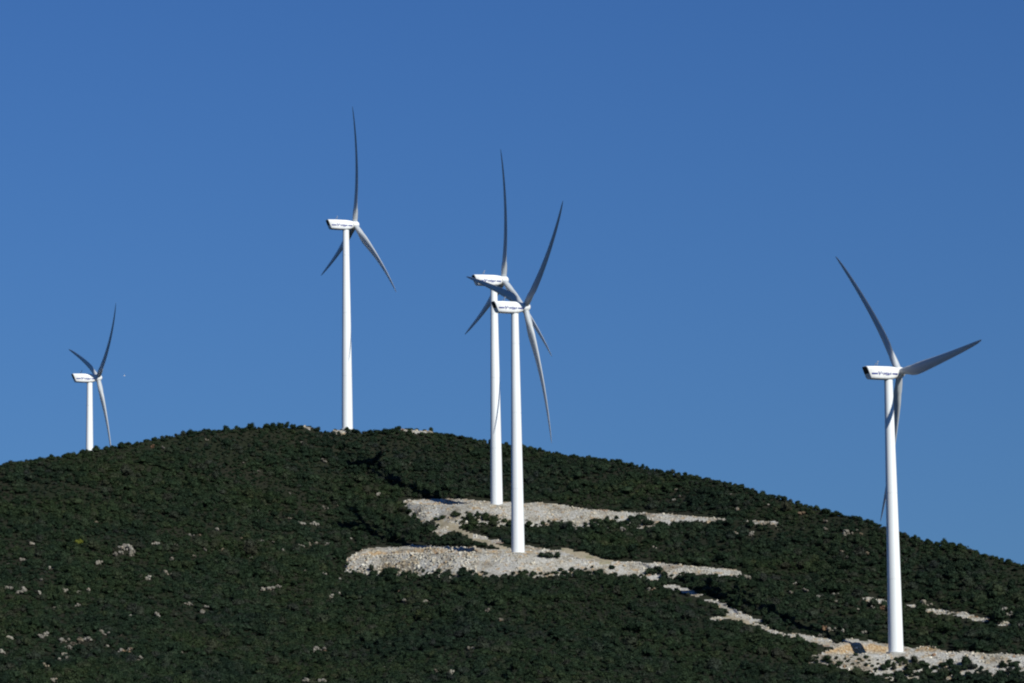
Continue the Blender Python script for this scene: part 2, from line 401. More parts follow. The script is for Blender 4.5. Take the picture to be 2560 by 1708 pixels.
def grid_object(name, sel, mat, kind):
    q = quads[sel]; used, inv = np.unique(q, return_inverse=True)
    q = inv.reshape(-1, 4)
    m = bpy.data.meshes.new(name)
    m.vertices.add(len(used)); m.vertices.foreach_set('co', VALL[used].astype(np.float32).ravel())
    m.loops.add(q.size); m.loops.foreach_set('vertex_index', q.astype(np.int32).ravel())
    m.polygons.add(len(q)); m.polygons.foreach_set('loop_start', np.arange(0, q.size, 4, dtype=np.int32))
    m.polygons.foreach_set('use_smooth', np.ones(len(q), bool))
    m.update(calc_edges=True); m.materials.append(mat)
    at = m.attributes.new('cut', 'FLOAT', 'POINT'); at.data.foreach_set('value', CUT.reshape(-1)[used].astype(np.float32))
    o = link(name, m); o['kind'] = kind
    return o
tag(grid_object('hillside', fk == 0, M_SOIL, 'structure'), 'steep hillside of dark soil rising behind the valley')
tag(grid_object('gravel_terrace', fk == 1, M_RUBBLE, 'structure'), 'pale limestone terraces and banks cut into the hill')
tag(grid_object('dirt_road', fk == 2, M_TRACK, 'structure'), 'tan dirt track climbing between the limestone terraces')

def ground_z(x, y):
    x, y = np.atleast_1d(np.asarray(x, float)), np.atleast_1d(np.asarray(y, float))
    return terrain(x, y)[0]

# ------------------------------------------------------------------ rocks
def rock_mesh(name, seed, flat=0.7):
    r = random.Random(seed)
    bm = bmesh.new(); bmesh.ops.create_icosphere(bm, subdivisions=2, radius=1.0)
    planes = []
    for _ in range(9):
        v = Vector((r.gauss(0, 1), r.gauss(0, 1), r.gauss(0, 1))).normalized(); planes.append((v, r.uniform(0.55, 0.85)))
    sx, sy = r.uniform(0.8, 1.3), r.uniform(0.7, 1.1)
    for v in bm.verts:
        for n, k in planes:
            e = v.co.dot(n) - k
            if e > 0: v.co -= n * e
        v.co *= 1 + r.uniform(-0.07, 0.07)
        v.co.x *= sx; v.co.y *= sy; v.co.z *= flat
    m = bpy.data.meshes.new(name); bm.to_mesh(m); bm.free(); m.materials.append(M_ROCK)
    return m
ROCKS = [rock_mesh('rock', 100 + k, random.uniform(0.55, 0.9)) for k in range(8)]
def outcrop_mesh(name, seed, wide):
    """an outcrop: a few tilted limestone slabs grown together"""
    r = random.Random(seed); bm = bmesh.new()
    for q in range(5 + int(wide * 3)):
        t = bpy.data.meshes.new('t'); bm2 = bmesh.new(); bm2.from_mesh(ROCKS[r.randrange(8)])
        s = r.uniform(0.25, 0.75)
        mt = Matrix.Translation((r.uniform(-wide, wide), r.uniform(-0.6, 0.6), r.uniform(-0.35, 0.3))) @ Matrix.Rotation(r.uniform(0, 6.28), 4, 'Z') @ Matrix.Rotation(r.uniform(-0.5, 0.5), 4, 'X') @ Matrix.Diagonal((s * 1.2, s, s * 0.9, 1))
        bm2.transform(mt); bm2.to_mesh(t); bm2.free(); bm.from_mesh(t); bpy.data.meshes.remove(t)
    m = bpy.data.meshes.new(name); bm.to_mesh(m); bm.free(); m.materials.append(M_OUTCROP)
    return m
OUTC = [outcrop_mesh('limestone_outcrop', 300 + k, 0.5 + 0.25 * (k % 4)) for k in range(8)]

# ------------------------------------------------------------------ shrubs
def shrub_mesh(name, seed, leafmat, tall=1.0, n_leaf=420, spiky=0.0):
    """unit shrub about 2 across: stems, lobes of inner foliage and many small leaf sprays"""
    r = random.Random(seed); V, Fc, mi = [], [], []
    lobes = []
    for q in range(r.randint(5, 8)):
        a, rad = r.uniform(0, 6.28), r.uniform(0.0, 0.62)
        lobes.append((rad * math.cos(a), rad * math.sin(a), r.uniform(0.45, 1.0) * tall * (1 - 0.35 * rad), r.uniform(0.32, 0.52)))
    lobes.append((0, 0, 0.55 * tall, 0.6))
    for (x, y, z, s) in lobes:                       # stems
        k = len(V); w = 0.045
        for (ox, oy) in ((w, 0), (-w / 2, w), (-w / 2, -w)): V.append((ox, oy, -0.35))
        V.append((x, y, z)); Fc += [(k, k + 1, k + 3), (k + 1, k + 2, k + 3), (k + 2, k, k + 3)]; mi += [1] * 3
    for (x, y, z, s) in lobes:                       # inner foliage
        bm = bmesh.new(); bmesh.ops.create_icosphere(bm, subdivisions=2, radius=s * 0.86)
        k = len(V)
        for v in bm.verts:
            g = 1 + r.uniform(-0.28, 0.24)
            V.append((x + v.co.x * g, y + v.co.y * g, max(z + v.co.z * g * 0.9, -0.3)))
        for f in bm.faces: Fc.append(tuple(k + v.index for v in f.verts)); mi.append(0)
        bm.free()
    for q in range(n_leaf):                          # leaf sprays
        x, y, z, s = lobes[r.randrange(len(lobes))]
        n = Vector((r.gauss(0, 1), r.gauss(0, 1), r.gauss(0.25, 1))).normalized()
        c = Vector((x, y, z)) + n * s * r.uniform(0.78, 1.12 + spiky)
        if c.z < -0.1: continue
        t = n.cross(Vector((r.gauss(0, 1), r.gauss(0, 1), r.gauss(0, 1)))).normalized(); u = (n * r.uniform(0.4, 1) + Vector((r.gauss(0, .5), r.gauss(0, .5), r.gauss(.3, .5)))).normalized()
        w, h = r.uniform(0.04, 0.10), r.uniform(0.08, 0.20)
        k = len(V)
        V += [c - t * w, c + t * w, c + u * h + t * w * 0.3, c + u * h * 0.6 - t * w * 1.1]
        Fc.append((k, k + 1, k + 2, k + 3)); mi.append(0)
    return mesh_from(name, V, Fc, (leafmat, M_BARK), mi, smooth=False)
SHRUB = [shrub_mesh('macchia_shrub', 500 + k, M_LEAF if k % 3 else M_LEAF_DARK, (0.55, 0.7, 0.85, 1.0, 1.3)[k % 5], 440, (0.0, 0.1, 0.3)[k % 3]) for k in range(15)]
TREE = [shrub_mesh('crest_shrub', 600 + k, M_LEAF_DARK, 1.1 + 0.18 * (k % 4), 620, 0.12) for k in range(6)]
BROOM = shrub_mesh('broom_bush', 700, M_LEAF_YELLOW, 0.8, 500, 0.1)

def scatter(name, pts, rot, scl, idx, meshes, label):
    coll = bpy.data.collections.new(name + '_kinds')
    for k, m in enumerate(meshes):
        o = bpy.data.objects.new('%s_kind_%02d' % (name, k), m); coll.objects.link(o)
    me = bpy.data.meshes.new(name)
    me.vertices.add(len(pts)); me.vertices.foreach_set('co', np.asarray(pts, np.float32).ravel())
    a = me.attributes.new('rot', 'FLOAT_VECTOR', 'POINT'); a.data.foreach_set('vector', np.asarray(rot, np.float32).ravel())
    a = me.attributes.new('scl', 'FLOAT_VECTOR', 'POINT'); a.data.foreach_set('vector', np.asarray(scl, np.float32).ravel())
    a = me.attributes.new('idx', 'INT', 'POINT'); a.data.foreach_set('value', np.asarray(idx, np.int32))
    o = link(name, me); tag(o, label, None, None, 'stuff')
    g = bpy.data.node_groups.new(name, 'GeometryNodeTree')
    g.interface.new_socket('Geometry', in_out='INPUT', socket_type='NodeSocketGeometry')
    g.interface.new_socket('Geometry', in_out='OUTPUT', socket_type='NodeSocketGeometry')
    N = g.nodes; gi, go = N.new('NodeGroupInput'), N.new('NodeGroupOutput')
    ip = N.new('GeometryNodeInstanceOnPoints'); ci = N.new('GeometryNodeCollectionInfo')
    ci.inputs['Collection'].default_value = coll; ci.inputs['Separate Children'].default_value = True; ci.inputs['Reset Children'].default_value = True
    def att(nm, ty):
        q = N.new('GeometryNodeInputNamedAttribute'); q.data_type = ty; q.inputs['Name'].default_value = nm
        return next(s for s in q.outputs if s.name == 'Attribute' and s.enabled)
    L = g.links
    L.new(gi.outputs[0], ip.inputs['Points']); L.new(ci.outputs[0], ip.inputs['Instance']); ip.inputs['Pick Instance'].default_value = True
    L.new(att('idx', 'INT'), ip.inputs['Instance Index']); L.new(att('rot', 'FLOAT_VECTOR'), ip.inputs['Rotation']); L.new(att('scl', 'FLOAT_VECTOR'), ip.inputs['Scale'])
    L.new(ip.outputs[0], go.inputs[0])
    md = o.modifiers.new('scatter', 'NODES'); md.node_group = g
    return o

# outcrop positions as read off the picture (column, row, width in metres)
OC = []
def oc(ox, oy, k, pts):
    for p in pts: OC.append((ox + p[0] / k, oy + p[1] / k, p[2] if len(p) > 2 else 1.0))
oc(0, 1020, 3.672, [(1165, 1268, 2.4), (1205, 1285, 1.8), (1205, 1330, 1.8), (1145, 1290, 1.2), (1100, 1265, 1.3), (1060, 1345, 1.4), (1110, 1322, 1.2), (1430, 1235, 1.3), (1620, 1265, 1.7), (1885, 1300), (2045, 1310, 1.3), (1760, 1165, .9), (1835, 1155, .8), (1995, 1110, 1.2), (1270, 1050, 1.1), (880, 1040, .9), (295, 1240, 1.3), (1500, 360, .9), (1400, 345, 1.1), (1900, 290, .8), (2230, 500, .7), (2110, 1245, 1.1), (210, 1390, 1.4), (2220, 1190, .7)])
oc(600, 1000, 3.672, [(567, 385, 1.0), (768, 555, 1.5), (1270, 862, 1.1), (785, 990, 1.4), (1030, 985, 1.1), (895, 968, .7), (570, 1132, 1.6), (685, 1130, 1.5), (160, 1015, 1.2), (455, 1085, .9), (455, 1267, 1.4), (665, 1322, 1.7), (705, 1305, .9), (545, 1335, 1.0), (575, 1335, .9), (800, 1315, 1.2), (400, 1375, 1.3), (310, 1300, .8), (1552, 575, .7), (1592, 575, .7), (1440, 920, .8), (30, 575, .8), (170, 650, .8), (200, 1285, .8), (1020, 1265, .7), (460, 852, .7)])
oc(0, 1380, 3.672, [(905, 95, 1.5), (475, 145, 1.1), (80, 100, 1.0), (380, 250, .9), (80, 328, 1.9), (180, 362, 1.7), (225, 335, 1.8), (370, 370, 1.1), (560, 355, 1.9), (595, 350, 1.3), (735, 358, 1.7), (815, 348, 1.2), (525, 505, 1.5), (715, 478, 1.0), (1200, 585, 1.2), (1455, 577, 1.5), (1360, 232, 1.2), (1545, 195, 1.4), (1425, 225, .8), (1580, 60, 1.2), (1785, 30, 1.0), (2310, 50, .9), (90, 785, 1.9), (385, 770, 1.5), (425, 745, 1.0), (600, 805, 1.4), (680, 830, 1.8), (740, 815, 2.0), (800, 795, 1.6), (640, 870, 1.2), (590, 930, 1.3), (560, 985, 1.1), (625, 960, 1.0), (965, 740, 1.7), (980, 855, 1.6), (1115, 915, 1.6), (1165, 912, 1.2), (1185, 888, 1.0), (25, 910, 1.5), (1300, 970, 1.0), (1265, 1005, 1.2), (425, 1035, 1.1), (570, 1078, 1.3), (850, 1065, 1.0), (500, 1170, 1.4), (1735, 470, 1.3), (1860, 540, 1.4), (1900, 500, 1.1), (2010, 1195, 1.3), (8, 720, 1.5), (1670, 910, .8)])
oc(640, 1400, 3.672, [(65, 272, 1.2), (130, 258, 1.7), (205, 235, 1.2), (460, 100, 1.4), (630, 120, 1.0), (690, 330, 1.2), (780, 305, .8), (775, 160, 1.0), (1365, 368, 1.3), (1555, 372, 1.1), (2140, 460, 1.4), (2250, 540, 1.4), (1970, 805, 1.2), (545, 820, 1.5), (590, 812, 1.9), (635, 828, 1.2), (465, 1108, 1.8), (605, 1100, 1.6), (1175, 985, 1.1), (1210, 1035, .9), (1665, 1015, 1.1), (1785, 1025, 1.2), (1498, 122, .8), (1010, 95, .9), (1315, 285, .7), (2190, 985, .7)])
oc(1240, 1220, 3.264, [(1025, 335, 1.7), (1400, 345, .9), (640, 310, 1.0), (955, 460, .8), (1295, 482, .8), (1915, 40, 1.1), (1500, 65, 1.0), (1450, 90, .8), (1465, 8, .9), (1970, 165, 1.2), (1960, 370, 1.3), (2085, 370, 1.2), (1270, 820, 1.3), (2055, 720, 1.6), (1175, 312, .9)])
oc(1860, 1200, 3.357, [(475, 275, 1.7), (500, 268, .9), (685, 405, 1.3), (685, 345, 1.2), (850, 440, 1.6), (885, 437, 1.5), (988, 445, 1.1), (950, 420, .8), (30, 812, 1.6), (440, 865, 1.0), (395, 935, 1.2), (520, 920, 1.1), (620, 970, .9), (770, 950, .9), (780, 1005, 1.2), (870, 645, 1.0), (830, 595, .9), (1035, 610, 1.4), (960, 1075, .9), (1080, 1065, .9), (1160, 1070, 1.1), (1540, 1035, 1.7), (1350, 685, 1.1), (2220, 940, 1.1), (2175, 1085, 1.6), (2215, 1130, 1.3), (2250, 1110, 1.0), (2315, 1215, 1.2), (670, 1240, 1.2), (740, 1250, 1.4), (650, 1300, 1.5), (830, 1265, 1.0), (1010, 1270, 1.2), (55, 455, 1.2), (205, 200, .7)])
def to_ground(px, py):
    """walk along the sight line until it meets the terrain"""
    d = (px - 1280) / F_PX * RT - (py - 854) / F_PX * UP + FWD
    h = math.hypot(d[0], d[1]); D = np.arange(660, 1150, 0.5); P = D[:, None] * (d / h)
    g = terrain(P[:, 0], P[:, 1])[0]
    hit = np.nonzero(P[:, 2] < g + 0.8)[0]
    if not len(hit): return None
    return P[hit[0]]
ocp = []
for (px, py, w) in OC:
    p = to_ground(px, py)
    if p is not None: ocp.append((px, py, w, p))

# ---- shrub field
step = 1.7
sx, sy = np.meshgrid(np.arange(-330, 330, step), np.arange(690, 1122, step))
sx = (sx + rng.uniform(-0.82, 0.82, sx.shape)).ravel(); sy = (sy + rng.uniform(-0.82, 0.82, sy.shape)).ravel()
sb, sd = np.arctan2(sx, sy), np.hypot(sx, sy)
keep = (np.abs(sb) < R(17.5)) & (sd > 700) & (sd < crest_d(sb) + 14)
sx, sy, sb, sd = sx[keep], sy[keep], sb[keep], sd[keep]
sz, sfl, scu, sfi = terrain(sx, sy)
dens = fbm(sx / 14, sy / 14, 3)
ss = np.clip((1.0 + 0.65 * dens) * np.exp(0.36 * rng.standard_normal(len(sx))), 0.45, 2.3)
ss[rng.random(len(sx)) < 0.04] *= 1.5
nearcrest = np.abs(sd - crest_d(sb)) < 12
ss = np.where(nearcrest, np.minimum(ss, 1.2), ss)
ok = (sfl < 1) & (scu < 1) & (rng.random(len(sx)) < 0.93)
height = ss * 1.25
for f in (0.0, 0.35, 0.72):
    for sh in (-0.5, 0, 0.5):
        px, py = project(np.stack([sx + sh * ss, sy, sz + f * height], -1))
        if f == 0.0 and sh != 0: continue
        j = 7.0 * fbm(px / 21, sd / 40, 2) + 4.0
        ok &= ~((bare_kind(px, py + j) > 0) & (sd < crest_d(sb) + 2))
# clear the sight of each outcrop
for (px, py, w, p) in ocp:
    near = (np.abs(sx - p[0]) < 12) & (np.abs(sy - p[1]) < 14)
    i = np.nonzero(near)[0]
    if not len(i): continue
    dd = p[:2] / np.hypot(p[0], p[1]); rx, ry = sx[i] - p[0], sy[i] - p[1]
    al = rx * dd[0] + ry * dd[1]; ac = rx * dd[1] - ry * dd[0]
    bad = (np.abs(ac) < 0.42 * w + 0.45 * ss[i]) & (al < 0.5) & (al > -2.2 - 1.0 * ss[i])
    ok[i[bad]] = False
# foot of each tower kept free
TB = dict(A=(-179.54, 1226.4), B=(-62.44, 1089.39), C=(-5.97, 986.24), D=(0.99, 914.63), E=(105.25, 809.24))
for x0, y0 in TB.values(): ok &= np.hypot(sx - x0, sy - y0) > 3.6
sx, sy, sz, sb, sd, ss = sx[ok], sy[ok], sz[ok], sb[ok], sd[ok], ss[ok]
n = len(sx)
idx = rng.integers(0, len(SHRUB), n)
scl = np.stack([ss * rng.uniform(.85, 1.2, n), ss * rng.uniform(.85, 1.2, n), ss * rng.uniform(.55, 1.1, n)], -1)
rot = np.stack([rng.uniform(-.15, .15, n), rng.uniform(-.15, .15, n), rng.uniform(0, 6.28, n)], -1)
spx, spy = project(np.stack([sx, sy, sz + ss], -1))

NOTE = []
# ---- shrubs one can pick out: on the crest, along the terraces and tracks, and the nearest ones
single = np.zeros(n, bool); zone = np.full(n, '', object)
cr = np.nonzero((np.abs(sd - crest_d(sb)) < 4.5) & (spx > -10) & (spx < 2570) & (ss > 0.9))[0]
order = cr[np.argsort(-ss[cr])][:110]
single[order] = True; zone[order] = 'crest'
k1 = bare_kind(spx, spy - 15); k2 = bare_kind(spx, spy - 26)
ed = np.nonzero((k1 > 0) & (spx > 0) & (spx < 2560) & ~single & (ss > 0.95) & (sd < crest_d(sb) - 20))[0]
order = ed[np.argsort(-ss[ed])][:100]
single[order] = True; zone[order] = 'edge'
nr = np.nonzero((spy > 1655) & (spy < 1712) & (spx > 0) & (spx < 2560) & ~single)[0]
order = nr[np.argsort(-ss[nr] / sd[nr])][:80]
single[order] = True; zone[order] = 'near'
NOTABLE = [(628, 1056, 2.0, 1.3), (668, 1058, 2.3, 1.35), (683, 1056, 1.8, 1.5), (700, 1056, 2.0, 1.6), (717, 1055, 1.7, 1.9), (733, 1060, 1.7, 1.4), (750, 1063, 1.6, 1.2), (790, 1072, 2.2, 1.0), (887, 1073, 2.3, 1.2),
           (940, 1073, 2.0, 1.1), (962, 1070, 2.2, 1.2), (980, 1070, 2.0, 1.3), (1127, 1085, 3.4, 0.95), (1155, 1090, 2.2, 0.9), (240, 1112, 1.7, 1.2), (476, 1072, 2.0, 1.2), (565, 1062, 1.8, 1.0), (1957, 1240, 1.5, 1.5), (2063, 1270, 2.1, 1.1), (2134, 1288, 1.9, 1.2), (2360, 1345, 1.5, 1.6), (2400, 1356, 1.8, 1.0), (2520, 1396, 1.9, 1.2), (2090, 1276, 1.9, 1.0)]
for (px, py, w, tall) in NOTABLE:
    b, t = pix_table([(px, py)]); Dn = crest_d(b)[0] - 1.5
    x, y = Dn * math.sin(b[0]), Dn * math.cos(b[0]); top = Dn * t[0]; g = ground_z(x, y)[0]
    m = TREE[int(px) % len(TREE)]; hz = max(v.co.z for v in m.vertices)
    o = link('crest_shrub', m); o.location = (x, y, g); o.rotation_euler = (0, 0, px * 1.7)
    sz_ = max((top - g) / hz, 0.7); o.scale = (w * 0.85, w * 0.85, sz_ * (0.9 + 0.1 * tall))
    NOTE.append((o, px))
EXTRA = [(1352, 1388, 1.4), (1372, 1389, 1.8), (1394, 1391, 1.5), (1228, 1366, 1.2), (1207, 1359, 1.1), (1150, 1352, 2.1), (1132, 1346, 1.7), (1170, 1358, 1.6), (1530, 1416, 1.4), (1625, 1428, 2.1), (1648, 1424, 1.6), (1238, 1297, 1.5),
         (1600, 1296, 2.4), (1578, 1297, 1.8), (1105, 1292, 1.4), (1090, 1294, 1.2), (2140, 1634, 0.9), (2165, 1640, 1.0)]
EXN = []
for (px, py, w) in EXTRA:
    p = to_ground(px, py)
    if p is None: continue
    o = link('green_shrub', SHRUB[int(px) % len(SHRUB)]); o.location = (p[0], p[1], ground_z(p[0], p[1])[0]); o.rotation_euler = (0, 0, px * 0.7); o.scale = (w, w, w * 0.85)
    EXN.append((o, px, py))
def crest_label(px):
    if px < 225: return 'dark shrub on the hill crest left of the leftmost turbine', 'crest shrubs left of the leftmost turbine'
    if px < 560: return 'dark shrub on the left crest just right of the leftmost turbine', 'crest shrubs right of the leftmost turbine'
    if px < 850: return 'dark bushy shrub on the summit left of the summit turbine', 'summit shrubs left of the summit turbine'
    if px < 1100: return 'dark shrub on the summit beside the pale bare patch right of the summit turbine', 'summit shrubs by the bare patch'
    if px < 1320: return 'dark shrub on the crest behind the two overlapping turbines', 'crest shrubs behind the paired turbines'
    if px < 1800: return 'dark shrub on the sloping crest right of the two overlapping turbines', 'crest shrubs right of the paired turbines'
    if px < 2240: return 'dark shrub on the descending crest just left of the rightmost tower', 'crest shrubs left of the rightmost tower'
    return 'dark shrub on the crest at the far right beyond the rightmost tower', 'crest shrubs right of the rightmost tower'
def edge_label(px, py):
    if px > 2010: return 'green shrub at the edge of the rubble terrace of the rightmost turbine', 'shrubs along the rightmost terrace'
    if py < 1335 and px > 1020: return 'green shrub against the lower rim of the upper limestone terrace', 'shrubs along the upper terrace'
    if px > 1640 and py > 1445: return 'green shrub beside the stony track descending to the rightmost turbine', 'shrubs along the descending track'
    if px < 1300: return 'green shrub against the broad left part of the lower rubble terrace', 'shrubs along the broad lower terrace'
    return 'green shrub against the narrow right arm of the lower rubble terrace', 'shrubs along the narrow lower terrace'
def near_label(px):
    if px < 850: return 'dark green shrub in the nearest row at the lower left foot of the slope', 'nearest shrubs at lower left'
    if px < 1700: return 'dark green shrub in the nearest row below the middle of the slope', 'nearest shrubs at lower middle'
    return 'dark green shrub in the nearest row below the rightmost turbine terrace', 'nearest shrubs at lower right'
for (o, px) in NOTE:
    lb, gp = crest_label(px); tag(o, lb, 'shrub', gp)
for (o, px, py) in EXN:
    lb, gp = edge_label(px, py); tag(o, lb, 'shrub', gp)
for i in np.nonzero(single)[0]:
    z = zone[i]
    m = TREE[i % len(TREE)] if z == 'crest' and i % 3 == 0 else SHRUB[idx[i]]
    o = link('crest_shrub' if z == 'crest' else 'green_shrub', m)
    o.location = (sx[i], sy[i], sz[i]); o.rotation_euler = rot[i]; o.scale = scl[i]
    lb, gp = crest_label(spx[i]) if z == 'crest' else edge_label(spx[i], spy[i]) if z == 'edge' else near_label(spx[i])
    tag(o, lb, 'shrub', gp)
r_ = ~single
scatter('shrubbery', np.stack([sx, sy, sz], -1)[r_], rot[r_], scl[r_], idx[r_], SHRUB, 'dense dark macchia shrubbery covering the hill')
bp = to_ground(199, 1359)
o = link('broom_bush', BROOM); o.location = (bp[0], bp[1], ground_z(bp[0], bp[1])[0] + 0.5); o.scale = (1.5, 1.3, 1.25)
tag(o, 'yellowish green broom bush among the darker shrubs of the left slope', 'shrub')

# ---- outcrops
def oc_label(px, py, w):
    big = w >= 1.6
    a = 'large pale limestone outcrop' if big else 'small pale limestone rock'
    if px < 700: w_ = 'on the upper left slope under the leftmost turbine' if py < 1300 else 'on the middle left slope' if py < 1460 else 'low on the left slope'
    elif px < 1240: w_ = 'below the summit turbine' if py < 1345 else 'left of and under the lower terrace'
    elif px < 1860: w_ = 'between the upper and lower terraces' if 1290 < py < 1410 else 'high on the right slope behind the terraces' if py <= 1290 else 'under the lower terrace and its track'
    elif px < 2240: w_ = 'near the crest left of the rightmost tower' if py < 1350 else 'on the slope left of the rightmost tower'
    else: w_ = 'on the slope right of the rightmost tower'
    return a + ' ' + w_, ('large outcrops ' if big else 'small rocks ') + w_
for k, (px, py, w, p) in enumerate(ocp):
    m = OUTC[k % 8]
    o = link('limestone_outcrop', m)
    o.location = (p[0], p[1], ground_z(p[0], p[1])[0] + 0.45 + 0.1 * w)
    o.rotation_euler = (random.uniform(-.3, .3) + 0.25, random.uniform(-.3, .3), random.uniform(-0.5, 0.5) + (math.pi if k % 2 else 0))
    s = 0.74 * w
    o.scale = (s * random.uniform(.75, 1.1), s, s * random.uniform(1.0, 1.5))
    lb, gp = oc_label(px, py, w); tag(o, lb, 'rock', gp)

# ---- loose stones on the bare ground
cand = np.nonzero((fk == 1) & (quads[:, 0] >= 0))[0]
cq = VALL[quads[cand]].mean(1)
area = np.linalg.norm(np.cross(VALL[quads[cand, 1]] - VALL[quads[cand, 0]], VALL[quads[cand, 3]] - VALL[quads[cand, 0]]), axis=1)
visible = (1.0 - 0.75 * FLAT.reshape(-1)[quads[cand, 0]]) * (1.0 - np.where(cq[:, 0] > 60, 0.25, 0.85) * CUT.reshape(-1)[quads[cand, 0]]) * np.clip(1.0 + 1.2 * fbm(cq[:, 0] / 7, cq[:, 1] / 7, 2), 0.1, 2)
prob = area * visible; prob /= prob.sum()
NR = 20000
pick = rng.choice(len(cand), NR, p=prob)
rp = cq[pick] + rng.uniform(-0.6, 0.6, (NR, 3)) * [1, 1, 0]
rp[:, 2] = ground_z(rp[:, 0], rp[:, 1])
rs = np.clip(rng.lognormal(-1.50, 0.55, NR) * np.where((rp[:, 0] < -12) & (rp[:, 1] < 950), 1.15, 0.68), 0.08, 0.85)
scl_r = rs[:, None] * rng.uniform(0.75, 1.25, (NR, 3))
far = np.ones(NR, bool)
for x0, y0 in TB.values(): far &= np.hypot(rp[:, 0] - x0, rp[:, 1] - y0) > 3.0
scatter('rubble', rp[far], rng.uniform(0, 6.28, (NR, 3))[far], scl_r[far], rng.integers(0, 8, NR)[far], ROCKS, 'loose pale limestone rubble on the terraces and banks')

# ------------------------------------------------------------------ wind turbines
H_HUB, OVER = 77.88, 3.6
TILT = R(5.837)
def tower_mesh():
    rings = []; n = 40; top = H_HUB - 2.15
    def ring(z, r): rings.append([(r * math.cos(2 * math.pi * j / n), r * math.sin(2 * math.pi * j / n), z) for j in range(n)])
    rad = lambda z: 2.08 + (1.17 - 2.08) * (z / top) ** 1.15
    zs = [-1.2, 0, 6, 13, 20.0, 28, 36, 44.0, 52, 60, 66.0, 71, top]
    for z in zs:
        r = rad(max(z, 0))
        if z in (20.0, 44.0, 66.0):
            ring(z - 0.07, r); ring(z - 0.065, r - 0.04); ring(z + 0.065, r - 0.04); ring(z + 0.07, r)
        else: ring(z, r)
    V, Fc = loft(rings)
    m = mesh_from('tower', V, Fc, (M_TOWER,)); m.set_sharp_from_angle(angle=R(30)); return m
def nacelle_mesh():
    n = 32; rings = []
    # station: x, half width, z bottom, z top, squareness
    st = [(-7.00, 1.40, -2.05, 1.42, 5), (-6.85, 1.52, -2.12, 1.50, 5), (-3.5, 1.62, -2.18, 1.56, 5), (-0.5, 1.64, -2.16, 1.56, 5), (1.0, 1.60, -2.02, 1.50, 4.2), (2.0, 1.50, -1.72, 1.40, 3.2), (2.55, 1.36, -1.42, 1.30, 2.6), (2.62, 1.15, -1.2, 1.1, 2.4)]
    for (x, hw, zb, zt, p) in st:
        cz, hz = (zb + zt) / 2, (zt - zb) / 2; ring = []
        for j in range(n):
            a = 2 * math.pi * (j + 0.5) / n; c, s = math.cos(a), math.sin(a)
            y = hw * math.copysign(abs(c) ** (2 / p), c); z = cz + hz * math.copysign(abs(s) ** (2 / p), s)
            k = max(0.0, min(1.0, (-x - 3.5) / 3.3))
            ring.append((x - 0.42 * k * (z + 0.3) + 0.05, y, z))
        rings.append(ring)
    V, Fc = loft(rings); mi = [0] * len(Fc)
    def quad(x0, x1, z0, z1, sl=0.0):
        k = len(V); y = -1.655
        for (x, z) in ((x0 - sl * z0, z0), (x1, z0), (x1, z1), (x0 - sl * z1, z1)): V.append((x, y, z))
        Fc.append((k, k + 1, k + 2, k + 3)); mi.append(1)
    quad(-6.45, -4.25, -0.82, -0.42, 0.42); quad(0.40, 2.1, -0.80, -0.40)
    # the lettering, flat on the side
    cu = bpy.data.curves.new('letters', 'FONT'); cu.body = 'Vestas'; cu.size = 1.4; cu.shear = 0.22; cu.offset = 0.05; cu.space_character = 1.02
    tmp = bpy.data.objects.new('letters', cu); COL.objects.link(tmp)
    dg = bpy.context.evaluated_depsgraph_get(); tm = bpy.data.meshes.new_from_object(tmp.evaluated_get(dg))
    co = np.array([v.co[:] for v in tm.vertices]); x0, x1 = co[:, 0].min(), co[:, 0].max()
    kx = 4.2 / (x1 - x0); k = len(V)
    for c in co: V.append((-4.1 + (c[0] - x0) * kx, -1.66, -1.02 + c[1] * 1.0))
    for f in tm.polygons: Fc.append(tuple(k + q for q in f.vertices)); mi.append(1)
    bpy.data.objects.remove(tmp); bpy.data.curves.remove(cu); bpy.data.meshes.remove(tm)
    m = mesh_from('nacelle', V, Fc, (M_NAC, M_NAVY), mi)
    for p in m.polygons:
        if len(p.vertices) > 4 or p.material_index == 1: p.use_smooth = False
    return m
def vent_mesh():
    """dark louvred air outlet in the rear wall"""
    V, Fc = [], []
    def slab(z0, z1, hw, proud):
        k = len(V)
        for z in (z0, z1):
            xr = -6.95 - 0.42 * (z + 0.3)
            for (dx, y) in ((-proud, -hw), (-proud, hw), (0.25, hw), (0.25, -hw)): V.append((xr + dx, y, z))
        Fc.extend([(k, k + 3, k + 2, k + 1), (k + 4, k + 5, k + 6, k + 7), (k, k + 1, k + 5, k + 4), (k + 1, k + 2, k + 6, k + 5), (k + 2, k + 3, k + 7, k + 6), (k + 3, k, k + 4, k + 7)])
    slab(-0.62, 1.28, 1.22, 0.06)
    for q in range(6): slab(-0.5 + q * 0.29, -0.38 + q * 0.29, 1.16, 0.12)
    return mesh_from('rear_vent', V, Fc, (M_DARK,), smooth=False)
